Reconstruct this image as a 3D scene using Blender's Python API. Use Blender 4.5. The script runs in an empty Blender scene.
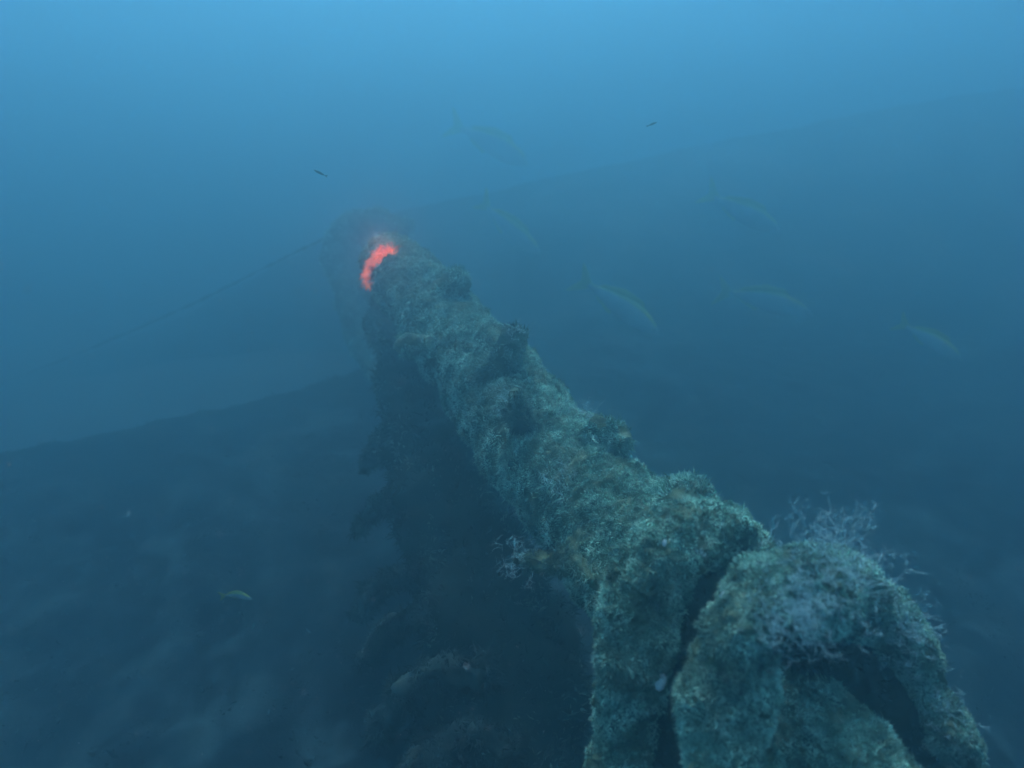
import bpy, math, random
import numpy as np
from mathutils import Vector, Matrix, noise

random.seed(7)
rng = np.random.default_rng(7)
S = bpy.context.scene
C = S.collection
R = math.radians

# ---------------------------------------------------------------- camera
F = 667.0                                  # focal length in pixels
PITCH = R(25)
CAM = Vector((0, 0, 5.0))
cam = bpy.data.cameras.new('camera'); camo = bpy.data.objects.new('camera', cam); C.objects.link(camo)
camo.location = CAM; camo.rotation_euler = (math.pi/2 - PITCH, 0, 0)
cam.sensor_width = 36; cam.lens = 36 * F / 1024
cam.clip_start = 0.02; cam.clip_end = 500
cam.dof.use_dof = True; cam.dof.focus_distance = 2.5; cam.dof.aperture_fstop = 1.4
S.camera = camo

# ---------------------------------------------------------------- world, sun, exposure
SUN_EL, SUN_AZ = R(60), R(-6)              # azimuth measured from +Y towards +X
w = bpy.data.worlds.new('World'); S.world = w; w.use_nodes = True
nt = w.node_tree; bg = nt.nodes['Background']
sky = nt.nodes.new('ShaderNodeTexSky'); sky.sky_type = 'NISHITA'; sky.sun_disc = False
sky.sun_elevation = SUN_EL; sky.sun_rotation = SUN_AZ
nt.links.new(sky.outputs[0], bg.inputs[0]); bg.inputs[1].default_value = 0.10
sl = bpy.data.lights.new('sun', 'SUN'); sl.energy = 3.0; sl.angle = R(20); sl.color = (1, .97, .92)
so = bpy.data.objects.new('sun', sl); C.objects.link(so)
d = Vector((math.sin(SUN_AZ)*math.cos(SUN_EL), math.cos(SUN_AZ)*math.cos(SUN_EL), math.sin(SUN_EL)))
so.rotation_euler = d.to_track_quat('Z', 'Y').to_euler(); so.location = (0, 0, 30)
S.view_settings.view_transform = 'Standard'; S.view_settings.look = 'None'
S.view_settings.gamma = 1; S.view_settings.use_curve_mapping = False
S.view_settings.exposure = 1.4
cy = S.cycles
cy.max_bounces = 8; cy.diffuse_bounces = 3; cy.volume_bounces = 4
cy.use_denoising = True

# ---------------------------------------------------------------- helpers
FW = Vector((0, math.cos(PITCH), -math.sin(PITCH))); UP = Vector((0, math.sin(PITCH), math.cos(PITCH))); RT = Vector((1, 0, 0))
def P(px, py, dist):                       # a point in the place at depth dist
    return CAM + RT*((px-512)/F*dist) + UP*((384-py)/F*dist) + FW*dist
def G(px, py, z):                          # the point of a level z
    v = RT*((px-512)/F) + UP*((384-py)/F) + FW
    t = (z - CAM.z)/v.z
    return CAM + v*t

def tag(o, label=None, cat=None, group=None, kind=None):
    for k, v in (('label', label), ('category', cat), ('group', group), ('kind', kind)):
        if v: o[k] = v
    return o
def empty(name, loc):
    o = bpy.data.objects.new(name, None); C.objects.link(o); o.location = loc; o.empty_display_size = .1
    return o
def link(name, me, mat, parent=None):
    o = bpy.data.objects.new(name, me); C.objects.link(o)
    if mat: me.materials.append(mat)
    if parent is not None:
        o.parent = parent; o.matrix_parent_inverse = Matrix.Translation(-Vector(parent.location))
    return o
def mesh(name, verts, faces, smooth=True):
    me = bpy.data.meshes.new(name); me.from_pydata([tuple(v) for v in verts], [], faces); me.update()
    if smooth: me.polygons.foreach_set('use_smooth', [True]*len(me.polygons))
    return me
def fbm(p, sc, o=4):
    return noise.fractal(p*sc, 1.0, 2.0, o)

def mat(name, c1, c2, scale=6, rough=.95, c3=None, detail=8, bump=.0, contrast=(.35, .65), patch=None):
    m = bpy.data.materials.new(name); m.use_nodes = True; t = m.node_tree; b = t.nodes['Principled BSDF']
    b.inputs['Roughness'].default_value = rough
    b.inputs['Specular IOR Level'].default_value = .15
    co = t.nodes.new('ShaderNodeTexCoord')
    n = t.nodes.new('ShaderNodeTexNoise'); n.inputs['Scale'].default_value = scale; n.inputs['Detail'].default_value = detail
    n.inputs['Roughness'].default_value = .65
    t.links.new(co.outputs['Object'], n.inputs['Vector'])
    r = t.nodes.new('ShaderNodeValToRGB'); e = r.color_ramp.elements
    e[0].position, e[1].position = contrast; e[0].color = (*c1, 1); e[1].color = (*c2, 1)
    if c3: x = e.new((contrast[0]+contrast[1])/2); x.color = (*c3, 1)
    t.links.new(n.outputs[0], r.inputs[0]); t.links.new(r.outputs[0], b.inputs['Base Color'])
    if patch:                              # bare and rusty patches with a shape of their own
        src = r.outputs[0]
        for k, pc in enumerate(patch):
            n2 = t.nodes.new('ShaderNodeTexNoise'); n2.inputs['Scale'].default_value = (3.1, 5.3)[k]; n2.inputs['Detail'].default_value = 5
            mp = t.nodes.new('ShaderNodeVectorMath'); mp.operation = 'ADD'; mp.inputs[1].default_value = (k*9+2, 5, k*3)
            t.links.new(co.outputs['Object'], mp.inputs[0]); t.links.new(mp.outputs[0], n2.inputs['Vector'])
            r2 = t.nodes.new('ShaderNodeMapRange'); r2.inputs[1].default_value = .52; r2.inputs[2].default_value = .64; r2.inputs[4].default_value = .38
            t.links.new(n2.outputs[0], r2.inputs[0])
            mx = t.nodes.new('ShaderNodeMixRGB'); mx.inputs[2].default_value = (*pc, 1)
            t.links.new(r2.outputs[0], mx.inputs[0]); t.links.new(src, mx.inputs[1]); src = mx.outputs[0]
        t.links.new(src, b.inputs['Base Color'])
    if bump:
        bp = t.nodes.new('ShaderNodeBump'); bp.inputs['Strength'].default_value = bump; bp.inputs['Distance'].default_value = .05
        t.links.new(n.outputs[0], bp.inputs['Height']); t.links.new(bp.outputs[0], b.inputs['Normal'])
    return m
M_CRUST = mat('crust', (.04, .06, .04), (.22, .27, .17), 9, c3=(.10, .14, .08), bump=.6)
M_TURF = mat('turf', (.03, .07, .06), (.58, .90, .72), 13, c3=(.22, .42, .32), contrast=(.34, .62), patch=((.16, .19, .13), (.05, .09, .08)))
M_SPECK = mat('speck', (.35, .4, .4), (.6, .65, .65), 30)
M_SHADE = mat('shade_black', (.004, .009, .012), (.03, .05, .05), 4, c3=(.025, .035, .03))  # near-black: shade under the spar and between ropes, put into the colour
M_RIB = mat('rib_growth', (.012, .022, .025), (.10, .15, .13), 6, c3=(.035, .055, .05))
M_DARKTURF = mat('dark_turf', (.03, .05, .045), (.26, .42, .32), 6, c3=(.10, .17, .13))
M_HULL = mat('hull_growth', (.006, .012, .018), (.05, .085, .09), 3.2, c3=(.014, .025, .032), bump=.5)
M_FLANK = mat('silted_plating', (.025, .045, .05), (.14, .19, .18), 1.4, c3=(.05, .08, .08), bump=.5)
M_SAND = mat('silt', (.07, .09, .09), (.18, .20, .19), .5)
M_HYD = mat('hydroid', (.26, .44, .46), (.54, .74, .74), 9)
M_SHELL = mat('shell', (.65, .68, .65), (.9, .9, .86), 30)
M_FISHB = mat('fish_body', (.42, .5, .5), (.6, .66, .66), 8)
M_FISHY = mat('fish_yellow', (.55, .58, .06), (.66, .68, .1), 8)
M_FISHD = mat('fish_dark', (.02, .03, .035), (.04, .05, .05), 8)
M_ROPE = mat('cable', (.02, .03, .03), (.07, .08, .07), 9)

# a tube swept along a list of (point, radius): bumpy, closed at both ends
def sweep(pts, rads, nseg, nring, amp, scale, fine=.0, sq=1.0, seed=0, ampbig=0):
    pts = [Vector(p) for p in pts]
    # Catmull-Rom resample
    def cr(a, b, c, d_, t): return .5*((2*b)+(-a+c)*t+(2*a-5*b+4*c-d_)*t*t+(-a+3*b-3*c+d_)*t**3)
    n = len(pts)-1; path = []; rr = []
    lens = [max(1e-4, (pts[i+1]-pts[i]).length) for i in range(n)]; tot = sum(lens)
    for k in range(nring+1):
        s = tot*k/nring; i = 0
        while i < n-1 and s > lens[i]: s -= lens[i]; i += 1
        t = min(1, s/lens[i])
        a = pts[i-1] if i > 0 else pts[i]*2-pts[i+1]; d_ = pts[i+2] if i+2 <= n else pts[i+1]*2-pts[i]
        path.append(cr(a, pts[i], pts[i+1], d_, t)); rr.append(rads[i]*(1-t)+rads[i+1]*t)
    vs = []; fs = []; prev = None
    off = Vector((seed*7.3, seed*3.1, seed*1.7))
    for k in range(nring+1):
        T = (path[min(k+1, nring)]-path[max(k-1, 0)]).normalized()
        if prev is None:
            U = T.orthogonal().normalized()
        else:
            U = (prev - T*prev.dot(T)).normalized()
        prev = U; V = T.cross(U)
        for j in range(nseg):
            a = 2*math.pi*j/nseg
            dr = U*math.cos(a)+V*math.sin(a)
            b = path[k]+dr*rr[k]
            h = amp*fbm(b+off, scale, 5)
            if ampbig: h += ampbig*noise.noise((b+off)*scale*.35)
            if fine: h += fine*abs(noise.noise((b+off)*scale*6))
            vs.append(path[k]+dr*max(.004, rr[k]+h))
    for k in range(nring):
        for j in range(nseg):
            j2 = (j+1) % nseg
            fs.append((k*nseg+j, k*nseg+j2, (k+1)*nseg+j2, (k+1)*nseg+j))
    vs.append(path[0]); vs.append(path[-1]); a0 = len(vs)-2; a1 = a0+1
    for j in range(nseg):
        j2 = (j+1) % nseg
        fs.append((a0, j2, j)); fs.append((a1, nring*nseg+j, nring*nseg+j2))
    return vs, fs

# fine growth: thousands of bent tapering fronds rooted on a surface
def fronds(name, me, count, lmin, lmax, wid, mat_, parent, clump=9.0, thr=-.15, droop=.35, seed=0, sel=None):
    g = np.random.default_rng(seed+11)
    nv = len(me.vertices); co = np.empty(nv*3); me.vertices.foreach_get('co', co); co = co.reshape(-1, 3)
    me.calc_loop_triangles(); nt_ = len(me.loop_triangles)
    tri = np.empty(nt_*3, dtype=np.int32); me.loop_triangles.foreach_get('vertices', tri); tri = tri.reshape(-1, 3)
    A, B, D = co[tri[:, 0]], co[tri[:, 1]], co[tri[:, 2]]
    cr = np.cross(B-A, D-A); ar = np.linalg.norm(cr, axis=1)+1e-12
    if sel is not None: ar2 = ar*sel((A+B+D)/3)
    else: ar2 = ar
    idx = g.choice(nt_, count, p=ar2/ar2.sum())
    r1 = np.sqrt(g.random(count)); r2 = g.random(count)
    p = A[idx]*(1-r1)[:, None]+B[idx]*(r1*(1-r2))[:, None]+D[idx]*(r1*r2)[:, None]
    nrm = cr[idx]/ar[idx][:, None]
    msk = np.array([noise.noise(Vector(q)*clump+Vector((seed, 0, 0)))+.4*noise.noise(Vector(q)*clump*3.1) for q in p])
    keep = msk > thr; p = p[keep]; nrm = nrm[keep]; msk = msk[keep]; n = len(p)
    L = (lmin+(lmax-lmin)*g.random(n)**1.6)*np.clip(.6+1.2*(msk-thr), .5, 1.7)
    # neighbouring fronds lean the same way
    lean = np.array([list(noise.noise_vector(Vector(q)*clump*.8)) for q in p])
    dirn = nrm*.75+lean*.55+g.normal(0, .6, (n, 3)); dirn /= np.linalg.norm(dirn, axis=1)[:, None]+1e-9
    side = np.cross(dirn, g.normal(0, 1, (n, 3))); side /= np.linalg.norm(side, axis=1)[:, None]+1e-9
    W = wid*(.5+g.random(n))
    mid = p+dirn*(L*.5)[:, None]
    tipd = dirn+np.array([0, 0, -droop])+g.normal(0, .35, (n, 3)); tipd /= np.linalg.norm(tipd, axis=1)[:, None]
    tip = mid+tipd*(L*.5)[:, None]
    s = side*W[:, None]
    V = np.stack([p-nrm*.004-s*.5, p-nrm*.004+s*.5, mid+s*.6, mid-s*.6, tip], 1).reshape(-1, 3)
    me2 = bpy.data.meshes.new(name)
    me2.vertices.add(n*5); me2.vertices.foreach_set('co', V.ravel())
    base = np.arange(n)*5
    loops = np.stack([base, base+1, base+2, base+3, base+3, base+2, base+4], 1).ravel()
    me2.loops.add(n*7); me2.loops.foreach_set('vertex_index', loops.astype(np.int32))
    st = np.stack([np.arange(n)*7, np.arange(n)*7+4], 1).ravel(); 
    me2.polygons.add(n*2); me2.polygons.foreach_set('loop_start', st.astype(np.int32))
    me2.update(calc_edges=True); me2.validate()
    o = link(name, me2, mat_, parent)
    return o

# ---------------------------------------------------------------- seabed
def grid(fn, nu, nv):
    vs = [fn(i/nu, j/nv) for j in range(nv+1) for i in range(nu+1)]
    fs = [(j*(nu+1)+i, j*(nu+1)+i+1, (j+1)*(nu+1)+i+1, (j+1)*(nu+1)+i) for j in range(nv) for i in range(nu)]
    return vs, fs
def seab(u, v):
    x = -58+116*u; y = -58+116*v
    p = Vector((x, y, 0)); p.z = .9+.25*fbm(p, .12, 4)
    return p
vs, fs = grid(seab, 180, 180)
tag(link('seabed', mesh('seabed', vs, fs), M_SAND), kind='structure')

# ---------------------------------------------------------------- the hull below and behind
hull = empty('wreck_hull', (0, 5, 0))
tag(hull, 'dark overgrown hull of the wreck spread out below and behind the spar', 'shipwreck')
DZ = 2.0
e0, e1 = G(-60, 436, DZ), G(430, 338, DZ)        # far edge of the deck, on the left
ed = (e1-e0).normalized(); n2 = Vector((ed.y, -ed.x, 0)).normalized()   # towards the camera
def deckf(u, v):
    p = e0 - ed*3 + ed*(16*u) + n2*(12*v)
    p = Vector((p.x, p.y, 0))
    q = p - n2*(.12*noise.noise(p*1.3))*(1 if v < .01 else 0)
    q.z = DZ + .10*fbm(p, .9, 6) + .07*noise.noise(p*.5) + .09*max(0, noise.noise(p*2.6)-.1) + .05*max(0, noise.noise(p*6+Vector((3, 0, 0)))-.1)
    q.z -= .55*max(0, 1-v/.07)**2         # the edge is worn round
    return q
vs, fs = grid(deckf, 400, 300)
nvt = len(vs)
# edge skirt, down to the seabed
sk = [Vector((v.x, v.y, v.z-2.3)) - n2*.1 for v in vs[:401]]
vs += sk
fs += [(i+1, i, nvt+i, nvt+i+1) for i in range(400)]
deck_me = mesh('deck', vs, fs)
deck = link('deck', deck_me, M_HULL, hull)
def dsel(c):
    r_ = np.hypot(c[:, 0]+1.2, c[:, 1]-3.2)
    return np.where((r_ < 4.2) & (c[:, 2] > 1.2), 1.0, 0.02)
fronds('rubble_growth', deck_me, 60000, .015, .07, .012, M_RIB, deck, clump=3.5, thr=.0, seed=15, sel=dsel)['kind'] = 'stuff'

# far side: a flank rising to the right
FT = [(-420, 600, 7), (-150, 462, 8.8), (0, 396, 10), (200, 306, 10.8), (335, 232, 11), (400, 212, 10.8), (640, 158, 10.4), (880, 108, 10.2), (1150, 72, 10.2), (1600, 50, 10)]
FT = [P(*q) for q in FT]
def flank(u, v):                           # v 0 top .. 1 bottom, comes towards the camera going down
    k = min(len(FT)-2, int(u*(len(FT)-1))); f = u*(len(FT)-1)-k; f = f
    top = FT[k].lerp(FT[k+1], f)
    top.z += .08*noise.noise(Vector((u*14, 0, 0)))+.04*noise.noise(Vector((u*47, 1, 0)))
    bot = Vector((top.x*.92+.1, top.y-(.7+2.7*min(1, max(0, (top.x+4)/4))), min(DZ-.1, top.z-.6) if top.x > 0 else .6))
    p = top.lerp(bot, v)
    p.z += .3*math.sin(math.pi*v)
    p += Vector((0, -1, .5))*(.12*fbm(p, 1.1, 5))
    return p
vs, fs = grid(flank, 190, 90)
n0 = len(vs)
vs += [Vector((v.x, v.y+1.2, v.z-4.5)) for v in vs[:191]]
fs += [(i+1, i, n0+i, n0+i+1) for i in range(190)]
flank_me = mesh('side_plating', vs, fs)
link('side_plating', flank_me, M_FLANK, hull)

# the stem under the spar and its curved ribs
spine = [P(392, 300, 5.1), P(425, 400, 4.2), P(462, 520, 3.5), P(500, 650, 3.0), P(520, 800, 2.7)]
vs, fs = sweep(spine, [.14, .22, .28, .30, .32], 48, 150, .08, 4.0, .02, seed=3, ampbig=.12)
stem_me = mesh('stem_post', vs, fs); stem = link('stem_post', stem_me, M_SHADE, hull)  # stem coloured with the shadow that lies under the spar
fronds('pale_growth', stem_me, 14000, .02, .06, .006, M_DARKTURF, stem, clump=4, thr=.12, seed=37)['kind'] = 'stuff'
fronds('shade_growth', stem_me, 16000, .02, .07, .006, M_SHADE, stem, seed=31)['kind'] = 'stuff'
ribs = [((370, 455, 4.3), (405, 425, 4.05), (455, 430, 3.9), .07),
        ((368, 520, 3.95), (400, 492, 3.75), (465, 495, 3.6), .06),
        ((368, 600, 3.65), (398, 576, 3.45), (455, 572, 3.3), .055),
        ((372, 652, 3.45), (402, 622, 3.25), (470, 618, 3.15), .065),
        ((385, 725, 3.15), (420, 680, 2.95), (490, 672, 2.85), .07),
        ((400, 800, 2.9), (450, 752, 2.75), (520, 745, 2.7), .09)]
for k, (a, b, c, r) in enumerate(ribs):
    a, b, c = (a[0], a[1], a[2]-.16), (b[0], b[1], b[2]-.22), (c[0], c[1], c[2]-.22)
    low = P(a[0]-8, a[1]+16, a[2]+.08)
    vs, fs = sweep([low, P(*a), P(*b), P(*c)], [r*.3, r*.5, r*.7, r*.6], 24, 70, .06, 8, .03, seed=k+5)
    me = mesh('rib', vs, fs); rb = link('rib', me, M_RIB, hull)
    fronds('rib_growth', me, 7000, .015, .055, .005, M_RIB, rb, seed=60+k)['kind'] = 'stuff'

# ---------------------------------------------------------------- the spar
A, B = P(872, 848, 1.62), P(388, 258, 4.3)
spar = empty('overgrown_spar', P(383, 268, 5.3))
tag(spar, 'thick round wooden spar wholly covered in green brown growth, running away into the haze', 'spar')
N = 12; pp = []; rad = []
for k in range(N+1):
    t = k/N; p = A.lerp(B, t)
    pp.append(p); rad.append(.203+.030*math.sin(math.pi*min(1, t*1.3))+.008*math.sin(k*2.3)-.04*(t > .95))
vs, fs = sweep(pp, rad, 170, 700, .034, 5.5, .024, seed=1, ampbig=.018)
spar_me = mesh('timber', vs, fs); timber = link('timber', spar_me, M_CRUST, spar)
near = lambda c: 1/np.clip(np.linalg.norm(c-np.array(CAM), axis=1), .9, 9)**1.3
fronds('turf', spar_me, 380000, .004, .016, .0020, M_TURF, timber, clump=13, thr=-.45, seed=2, sel=near)['kind'] = 'stuff'
fronds('tall_turf', spar_me, 30000, .015, .042, .003, M_TURF, timber, clump=7, thr=.12, seed=4, sel=near)['kind'] = 'stuff'
# knobs standing out of the timber
def knob(pts, rads, seed, n=30, m=40, name='cleat', dark=False):
    vs, fs = sweep(pts, rads, n, m, .02, 9, .012, seed=seed)
    me = mesh(name, vs, fs); o = link(name, me, M_CRUST, spar)
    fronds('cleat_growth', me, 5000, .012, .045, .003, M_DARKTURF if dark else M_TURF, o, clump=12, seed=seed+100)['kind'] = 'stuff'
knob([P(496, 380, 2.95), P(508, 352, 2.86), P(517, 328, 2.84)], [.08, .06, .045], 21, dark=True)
knob([P(440, 300, 3.6), P(455, 284, 3.5), P(466, 276, 3.5)], [.12, .08, .05], 22)
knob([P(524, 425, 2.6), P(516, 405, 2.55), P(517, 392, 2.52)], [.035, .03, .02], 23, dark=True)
knob([P(596, 430, 2.55), P(614, 436, 2.5), P(626, 445, 2.45)], [.06, .045, .03], 24)
knob([P(430, 350, 3.2), P(406, 345, 3.2), P(398, 352, 3.2)], [.07, .05, .03], 25)
knob([P(670, 505, 2.3), P(695, 510, 2.2), P(722, 530, 2.15)], [.09, .08, .05], 26)

# fitting at the far end
cap = empty('end_fitting', P(352, 262, 5.9))
tag(cap, 'dark rounded fitting hanging off the far end of the spar where the cable starts', 'fitting')
vs, fs = sweep([P(412, 232, 7.4), P(378, 224, 7.4), P(348, 236, 7.4), P(344, 262, 7.4), P(352, 300, 7.2), P(362, 345, 7.0), P(385, 380, 6.6)], [.12, .17, .2, .2, .18, .14, .1], 40, 90, .06, 3.5, .02, seed=9)
cap_me = mesh('collar', vs, fs); co_ = link('collar', cap_me, M_CRUST, cap)
fronds('collar_growth', cap_me, 9000, .02, .06, .008, M_TURF, co_, seed=9)['kind'] = 'stuff'

# ---------------------------------------------------------------- heavy ropes round the near part of the spar
def hawser(name, label, px, rads, seed, count, big=.03, mt=None, inner=None):
    pts = [P(*q) for q in px]
    o = empty(name, pts[-1]); tag(o, label, 'rope')
    vs, fs = sweep(pts, rads, 120, 420, .032, 8, .022, seed=seed, ampbig=big)
    me = mesh('rope', vs, fs); r = link('rope', me, M_CRUST, o)
    fronds('turf', me, int(count*2.6), .004, .016, .0018, mt or M_TURF, r, clump=14, thr=-.42, seed=seed)['kind'] = 'stuff'
    if inner:  # added dark filler standing in for the shade in the gap
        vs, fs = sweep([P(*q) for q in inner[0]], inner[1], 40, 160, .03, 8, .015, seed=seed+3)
        me2 = mesh('gap_shade', vs, fs); i_ = link('gap_shade', me2, M_SHADE, o)
        fronds('gap_shade_fronds', me2, 12000, .01, .04, .003, M_SHADE, i_, clump=12, seed=seed+5)['kind'] = 'stuff'
    return me
hawser('hawser', 'left of the two thick overgrown ropes hanging side by side from the spar',
       [(760, 590, 2.15), (735, 545, 1.98), (700, 530, 1.86), (662, 560, 1.78), (636, 630, 1.78), (624, 730, 1.8), (612, 880, 1.85)],
       [.07, .09, .10, .09, .08, .076, .08], 41, 46000,
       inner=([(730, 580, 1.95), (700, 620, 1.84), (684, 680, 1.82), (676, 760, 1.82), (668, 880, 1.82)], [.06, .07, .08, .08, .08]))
hawser('hawser', 'right overgrown rope arching over the spar like a saddle and down to the right corner',
       [(728, 900, 1.62), (730, 760, 1.6), (736, 670, 1.57), (760, 608, 1.56), (802, 588, 1.62), (856, 602, 1.78), (902, 645, 1.82), (934, 705, 1.8), (962, 765, 1.76), (1010, 870, 1.7)],
       [.085, .082, .08, .084, .09, .085, .075, .062, .045, .035], 42, 80000, .04,
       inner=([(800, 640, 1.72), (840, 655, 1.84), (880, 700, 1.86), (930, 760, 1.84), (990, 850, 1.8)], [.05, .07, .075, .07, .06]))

# the thin frayed stub on the left
st = empty('frayed_stub', P(615, 597, 1.7))
tag(st, 'short frayed rope stub with ragged growth poking out left under the spar', 'rope end')
vs, fs = sweep([P(640, 618, 2.0), P(606, 588, 2.05), P(575, 566, 2.1), (P(540, 560, 2.15)), P(515, 560, 2.2)], [.022, .02, .028, .032, .012], 24, 80, .012, 16, .012, seed=51)
me = mesh('rope', vs, fs); o_ = link('rope', me, M_CRUST, st)
fronds('turf', me, 5000, .008, .035, .0022, M_DARKTURF, o_, clump=16, thr=-.2, seed=52)['kind'] = 'stuff'

# ---------------------------------------------------------------- the red light
lt = empty('marker_light', P(384, 262, 5.15))
tag(lt, 'glowing orange red marker light curved over the far end of the spar', 'light')
m = bpy.data.materials.new('red_glow'); m.use_nodes = True; t = m.node_tree; b = t.nodes['Principled BSDF']
b.inputs['Base Color'].default_value = (.8, .08, .04, 1); b.inputs['Emission Color'].default_value = (1, .30, .12, 1)
n = t.nodes.new('ShaderNodeTexNoise'); n.inputs['Scale'].default_value = 14
rmp = t.nodes.new('ShaderNodeMapRange'); rmp.inputs[1].default_value = .35; rmp.inputs[2].default_value = .65; rmp.inputs[3].default_value = .06; rmp.inputs[4].default_value = .38
co = t.nodes.new('ShaderNodeTexCoord'); t.links.new(co.outputs['Object'], n.inputs['Vector'])
t.links.new(n.outputs[0], rmp.inputs[0]); t.links.new(rmp.outputs[0], b.inputs['Emission Strength'])
vs, fs = sweep([P(372, 282, 4.1), P(375, 270, 3.98), P(384, 260, 3.9), P(394, 254, 3.9), P(404, 257, 3.94)], [.006, .018, .024, .016, .006], 60, 120, .035, 8, .02, seed=61)
me = mesh('lamp_strip', vs, fs); lo = link('lamp_strip', me, m, lt)
fronds('glow_fringe', me, 4200, .015, .06, .0035, m, lo, clump=12, thr=-.3, seed=61)['kind'] = 'stuff'  # emissive fronds added to feather the edge of the glow
pl = bpy.data.lights.new('lamp_glow', 'POINT'); pl.energy = .45; pl.color = (1, .25, .15); pl.shadow_soft_size = .06
plo = bpy.data.objects.new('lamp_glow', pl); C.objects.link(plo); plo.location = P(378, 240, 3.85)

# ---------------------------------------------------------------- the cable
cab = [P(352, 226, 7.5), P(280, 260, 8.2), P(205, 298, 8.6), P(120, 336, 8.8), P(20, 376, 8.8), P(-120, 425, 8.6)]
vs, fs = sweep(cab, [.014]*6, 10, 240, .02, 6, .01, seed=71)
tag(link('cable', mesh('cable', vs, fs), M_ROPE), 'thin dark cable slanting from the far end of the spar down to the left', 'cable')

# ---------------------------------------------------------------- hydroids: pale branching tufts
from mathutils.bvhtree import BVHTree
TREES = [BVHTree.FromPolygons([v.co for v in m_.vertices], [tuple(p_.vertices) for p_ in m_.polygons])
         for m_ in bpy.data.meshes if m_.name.split('.')[0] in ('timber', 'rope', 'cleat')]
def seat(p):                               # nearest point on the growth, and its normal
    best = min((t_.find_nearest(p) for t_ in TREES), key=lambda h: h[3])
    nn = best[1]
    if nn.dot(CAM-best[0]) < 0 and nn.z < 0: nn = -nn
    return best[0], nn
def hydroid(base, nrm, size, n, label, group=None, wid=.00085):
    base, sn = seat(base); nrm = (nrm.normalized()+sn*.6).normalized(); base = base+sn*.008
    spread = size*.45*(.3 if n < 15 else 1); size *= .38; n = int(n*2.2)
    V = []; Fc = []
    def strand(p, d_, L, w_, depth):
        steps = 4; pts = [p]
        for s in range(steps):
            d_ = (d_+Vector((random.gauss(0, .28), random.gauss(0, .28), random.gauss(0, .28)-.02))).normalized()
            p = p+d_*(L/steps); pts.append(p)
            if depth and random.random() < .6:
                dd = (d_+Vector((random.gauss(0, .8), random.gauss(0, .8), random.gauss(0, .8)))).normalized()
                strand(p, dd, L*.5, w_*.7, depth-1)
        for k in range(steps):
            a, b_ = pts[k], pts[k+1]; ax = (b_-a).normalized(); u = ax.orthogonal().normalized(); v = ax.cross(u)
            i = len(V); wa = w_*(1-k/steps*.6); wb = w_*(1-(k+1)/steps*.6)
            for q, ww in ((a, wa), (b_, wb)):
                for an in (0, 2.094, 4.189): V.append(q+(u*math.cos(an)+v*math.sin(an))*ww)
            for j in range(3): Fc.append((i+j, i+(j+1) % 3, i+3+(j+1) % 3, i+3+j))
    ico = [Vector(q) for q in ((1,0,0),(-1,0,0),(0,1,0),(0,-1,0),(0,0,.5),(0,0,-.5))]
    V += [base+q*spread*.12-nrm.normalized()*.004 for q in ico]; Fc += [(0,2,4),(2,1,4),(1,3,4),(3,0,4),(2,0,5),(1,2,5),(3,1,5),(0,3,5)]
    for _ in range(n):
        off = Vector((random.gauss(0, 1), random.gauss(0, 1), random.gauss(0, 1)))*spread
        d_ = (nrm+Vector((random.gauss(0, .5), random.gauss(0, .5), random.gauss(0, .5)))).normalized()
        strand(base+off, d_, size*random.uniform(.5, 1.1), wid, 2)
    o = link('hydroid', mesh('hydroid', [v-base for v in V], Fc), M_HYD); o.location = base
    tag(o, label, 'hydroid', group)
HG = 'pale hydroid tufts growing on the spar and ropes'
UPV = Vector((0, -.3, 1))
hydroid(P(832, 572, 1.58), Vector((.15, -.2, 1)), .13, 110, 'largest pale hydroid bush, standing up on top of the arched rope', HG)
hydroid(P(795, 606, 1.46), Vector((.4, -1, .3)), .10, 130, 'wide bluish white hydroid mat just above the dark gap beside the spar', HG)
hydroid(P(915, 632, 1.70), Vector((.5, -.8, .3)), .09, 60, 'pale hydroid cluster on the outer side of the arched rope, halfway down', HG)
hydroid(P(896, 596, 1.72), Vector((.1, -.2, 1)), .04, 4, 'single thin hydroid sprig sticking up from the outer side of the arched rope', HG)
hydroid(P(700, 500, 2.02), Vector((.2, -.3, 1)), .06, 12, 'small pale sprigs on the hump of the spar just left of the ropes', HG)
hydroid(P(700, 552, 1.74), Vector((-.1, -1, .3)), .035, 7, 'tiny curled white hydroid in the dark hollow where the ropes meet the spar', HG)
hydroid(P(519, 330, 2.78), Vector((.3, -.3, 1)), .07, 18, 'feathery pale tips on the upright stub of the spar', HG)
hydroid(P(590, 398, 2.6), Vector((.6, -.4, .8)), .07, 36, 'pale fringe along the right upper edge of the spar', HG)
hydroid(P(545, 470, 2.3), Vector((-.5, -.8, .2)), .08, 30, 'bluish patch of hydroids on the left flank of the spar', HG)
hydroid(P(505, 390, 2.62), Vector((-.3, -1, .3)), .07, 26, 'pale hydroid fringe beside the dark hollow on the spar', HG)
hydroid(P(525, 562, 2.15), Vector((-.6, -.6, .4)), .11, 34, 'loose pale strands at the tip of the frayed stub', HG)
hydroid(P(950, 712, 1.70), Vector((.5, -.6, .5)), .08, 34, 'lowest pale hydroid wisps near the right corner on the arched rope', HG)

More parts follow.
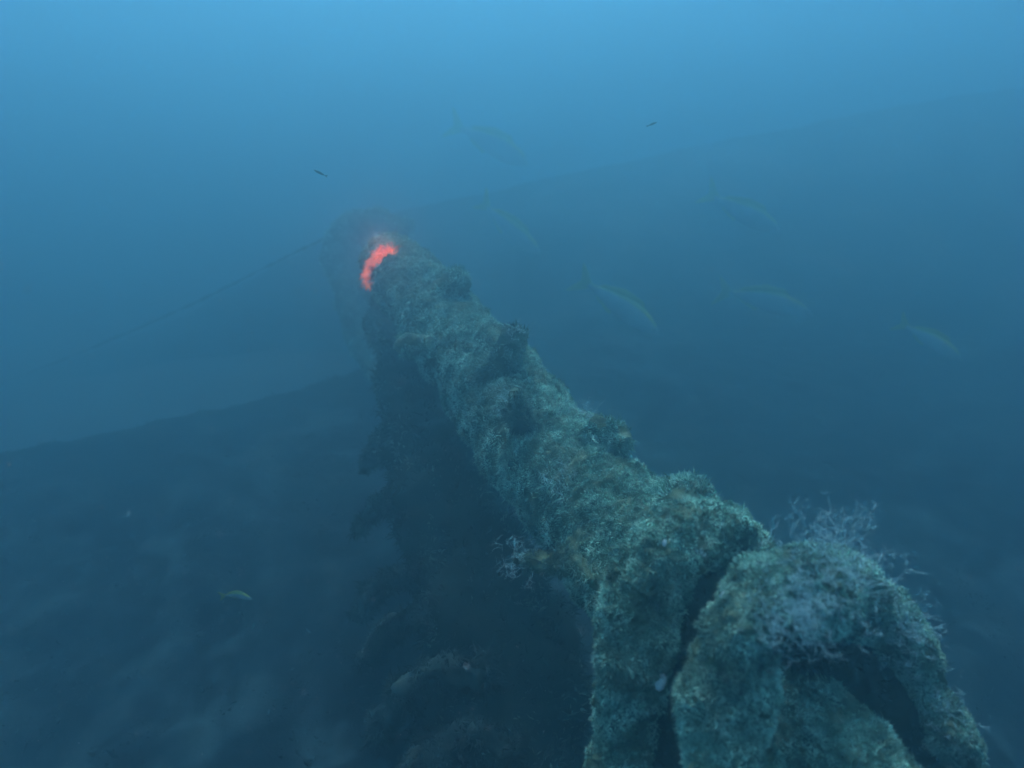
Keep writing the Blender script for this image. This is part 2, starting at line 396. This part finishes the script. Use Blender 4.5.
# ---------------------------------------------------------------- shells
def shell(base, s, label, rz):
    vs = []; fs = []; nr, ns = 7, 18
    for i in range(nr+1):
        r = i/nr
        for j in range(ns):
            a = 2*math.pi*j/ns; rib = 1+.07*math.cos(a*9)*r
            vs.append(Vector((math.cos(a)*r*rib*.62, math.sin(a)*r*rib+.25*r*r, .42*(1-r*r))))
    for i in range(nr):
        for j in range(ns):
            fs.append((i*ns+j, i*ns+(j+1) % ns, (i+1)*ns+(j+1) % ns, (i+1)*ns+j))
    k = len(vs); vs += [v*.88-Vector((0, 0, .03)) for v in vs]      # inner face
    fs += [tuple(k+q for q in reversed(f)) for f in fs[:]]
    fs += [(nr*ns+j, nr*ns+(j+1) % ns, k+nr*ns+(j+1) % ns, k+nr*ns+j)[::-1] for j in range(ns)]
    o = link('shell', mesh('shell', [v*s for v in vs], fs), M_SHELL)
    base, sn = seat(base); base = base+sn*.007
    o.location = base; o.rotation_euler = (R(70), rz, 0)
    tag(o, label, 'shell', 'white shells stuck on the growth')
shell(P(660, 686, 1.70), .024, 'largest white shell, in the dark gap between the two hanging ropes', .25)
shell(P(603, 648, 1.76), .022, 'dull pale shell on the left edge of the left hanging rope', -.1)
shell(P(694, 592, 1.56), .014, 'small white shell high up on the arch of the right rope', .6)
shell(P(665, 543, 1.70), .010, 'tiny round white shell on the bend of the left rope', .1)
shell(P(880, 632, 1.70), .012, 'small pale shell on the outer side of the arched rope', .4)

# ---------------------------------------------------------------- fish
def fish(name, loc, L, heading, pitch, label, cat, group, dark=False, bend=0.):
    o = empty(name, loc); tag(o, label, cat, group)
    nx, na = 22, 16
    prof = [(0, .01), (.06, .055), (.16, .10), (.32, .135), (.5, .125), (.7, .08), (.86, .035), (.93, .03)]
    def rad(x):
        for (a, ra), (b_, rb) in zip(prof, prof[1:]):
            if x <= b_: return ra+(rb-ra)*(x-a)/(b_-a)
        return prof[-1][1]
    rot = Matrix.Rotation(heading, 3, 'Z') @ Matrix.Rotation(pitch, 3, 'Y')
    if dark: slim = .55
    else: slim = 1
    def T(v):
        v = Vector(v); v.y += bend*(v.x/L-.4)**2*L
        return rot @ v + Vector(loc)
    vs = []; fs = []
    for i in range(nx+1):
        x = .93*i/nx; r = rad(x)
        for j in range(na):
            a = 2*math.pi*j/na
            vs.append(T(((x-.45)*L, math.cos(a)*r*.5*L*slim, math.sin(a)*r*L*slim)))
    for i in range(nx):
        for j in range(na):
            fs.append((i*na+j, i*na+(j+1) % na, (i+1)*na+(j+1) % na, (i+1)*na+j))
    fs.append(tuple(range(na))[::-1]); fs.append(tuple(nx*na+j for j in range(na)))
    link('body', mesh('body', vs, fs), M_FISHD if dark else M_FISHB, o)
    def fin(nm, prof2, m_):
        k = len(prof2); h = .006*L
        vv = [T((x*L, h, z*L)) for x, z in prof2]+[T((x*L, -h, z*L)) for x, z in prof2]
        ff = [tuple(range(k)), tuple(range(2*k-1, k-1, -1))]+[(i, (i+1) % k, k+(i+1) % k, k+i) for i in range(k)]
        link(nm, mesh(nm, vv, ff, False), m_, o)
    q = slim; fm = M_FISHD if dark else M_FISHY
    fin('tail_fin', [(.44, .025*q), (.62, .17*q), (.66, .18*q), (.57, 0), (.66, -.18*q), (.62, -.17*q), (.44, -.025*q)], fm)
    fin('dorsal_fin', [(-.2, .11*q), (-.12, .19*q), (.1, .19*q), (.35, .09*q), (.36, .055*q), (0, .11*q)], fm)
    fin('anal_fin', [(.08, -.09*q), (.12, -.15*q), (.32, -.08*q), (.34, -.05*q)], fm)
    if not dark:
        # the yellow stripe along the back
        sv = []; sf = []
        for i in range(nx+1):
            x = .08+.84*i/nx; r = rad(x)
            for a in (50, 70, 90, 110, 130):
                a = R(a); sv.append(T(((x-.45)*L, math.cos(a)*r*.53*L, math.sin(a)*r*1.04*L)))
        for i in range(nx):
            for j in range(4): sf.append((i*5+j, i*5+j+1, (i+1)*5+j+1, (i+1)*5+j))
        link('back_stripe', mesh('back_stripe', sv, sf), M_FISHY, o)
        for s in (-1, 1):
            ev = []; ef = []
            for i in range(5):
                for j in range(8):
                    a = math.pi*i/4; b_ = 2*math.pi*j/8
                    ev.append(T((-.37*L+math.sin(a)*math.cos(b_)*.014*L, s*(.033*L)+math.cos(a)*.01*L, .02*L+math.sin(a)*math.sin(b_)*.014*L)))
            for i in range(4):
                for j in range(8): ef.append((i*8+j, i*8+(j+1) % 8, (i+1)*8+(j+1) % 8, (i+1)*8+j))
            link('eye', mesh('eye', ev, ef), M_FISHD, o)
FG = 'yellow backed fish hanging in the haze'
fish('fish', P(497, 146, 8.8), 1.1, R(172), R(-24), 'faint greenish fish highest of all, above the spar in open water', 'fish', FG, bend=.3)
fish('fish', P(512, 232, 8.0), .9, R(150), R(-38), 'faint pale fish just right above the far part of the spar', 'fish', FG, bend=-.2)
fish('fish', P(625, 308, 7.2), .98, R(168), R(-30), 'clearest pale fish with yellow back, hanging right of the middle of the spar', 'fish', FG, bend=.25)
fish('fish', P(748, 216, 7.4), .88, R(160), R(-26), 'upper of the two faint fish far right of the spar', 'fish', FG, bend=-.3)
fish('fish', P(768, 300, 7.9), .98, R(176), R(-10), 'lower of the two faint fish far right of the spar', 'fish', FG, bend=.4)
fish('fish', P(935, 342, 6.4), .6, R(140), R(-20), 'rightmost yellow green fish near the right edge', 'fish', FG, bend=.2)
fish('fish', P(240, 594, 4.05), .19, R(185), R(2), 'single greenish fish low over the dark deck on the left', 'fish', FG, bend=.4)
SG = 'small dark fish high in open water'
fish('small_fish', P(319, 173, 2.9), .058, R(8), R(24), 'small dark curved fish at left in the bright water', 'fish', SG, True, .6)
fish('small_fish', P(653, 124, 3.2), .05, R(175), R(20), 'small dark curved fish at right in the bright water', 'fish', SG, True, -.6)

# ---------------------------------------------------------------- drifting specks
V = []; Fc = []
for k in range(1100):
    dist = random.uniform(.8, 2.8); px = random.uniform(-150, 1170); py = random.uniform(250, 900)
    if px > 560 and random.random() < .75: continue
    c = P(px, py, dist); s = random.uniform(.0006, .0017)*(1 if random.random() < .9 else 1.6)
    i = len(V); rot = Matrix.Rotation(random.random()*6, 3, Vector((random.random(), random.random(), 1)).normalized())
    for q in ((1.6, 0, 0), (-1.5, 0, 0), (0, 1, 0), (0, -.9, 0), (0, 0, .8), (0, 0, -.8)): V.append(c+rot @ (Vector(q)*s*random.uniform(.7, 1.2)))
    for f in ((0, 2, 4), (2, 1, 4), (1, 3, 4), (3, 0, 4), (2, 0, 5), (1, 2, 5), (3, 1, 5), (0, 3, 5)): Fc.append(tuple(i+q for q in f))
tag(link('floating_specks', mesh('floating_specks', V, Fc), M_SPECK), 'white specks drifting in the dark water', 'particles', kind='stuff')

# ---------------------------------------------------------------- the water's haze
HT = 10.5
bx = [Vector((x, y, z)) for z in (-2.2, HT) for y in (-60, 60) for x in (-60, 60)]
fsx = [(0, 2, 3, 1), (4, 5, 7, 6), (0, 1, 5, 4), (2, 6, 7, 3), (0, 4, 6, 2), (1, 3, 7, 5)]
m = bpy.data.materials.new('haze'); m.use_nodes = True; t = m.node_tree
for n_ in list(t.nodes):
    if n_.type != 'OUTPUT_MATERIAL': t.nodes.remove(n_)
pv = t.nodes.new('ShaderNodeVolumePrincipled')
pv.inputs['Color'].default_value = (.36, .685, .82, 1)
pv.inputs['Absorption Color'].default_value = (0, 0, 0, 1)
pv.inputs['Density'].default_value = .25
pv.inputs['Anisotropy'].default_value = .81
t.links.new(pv.outputs[0], t.nodes[0].inputs['Volume'])
hz = link('haze', mesh('haze', bx, fsx, False), m)
tag(hz, 'blue water haze filling the whole view', 'haze', kind='stuff')
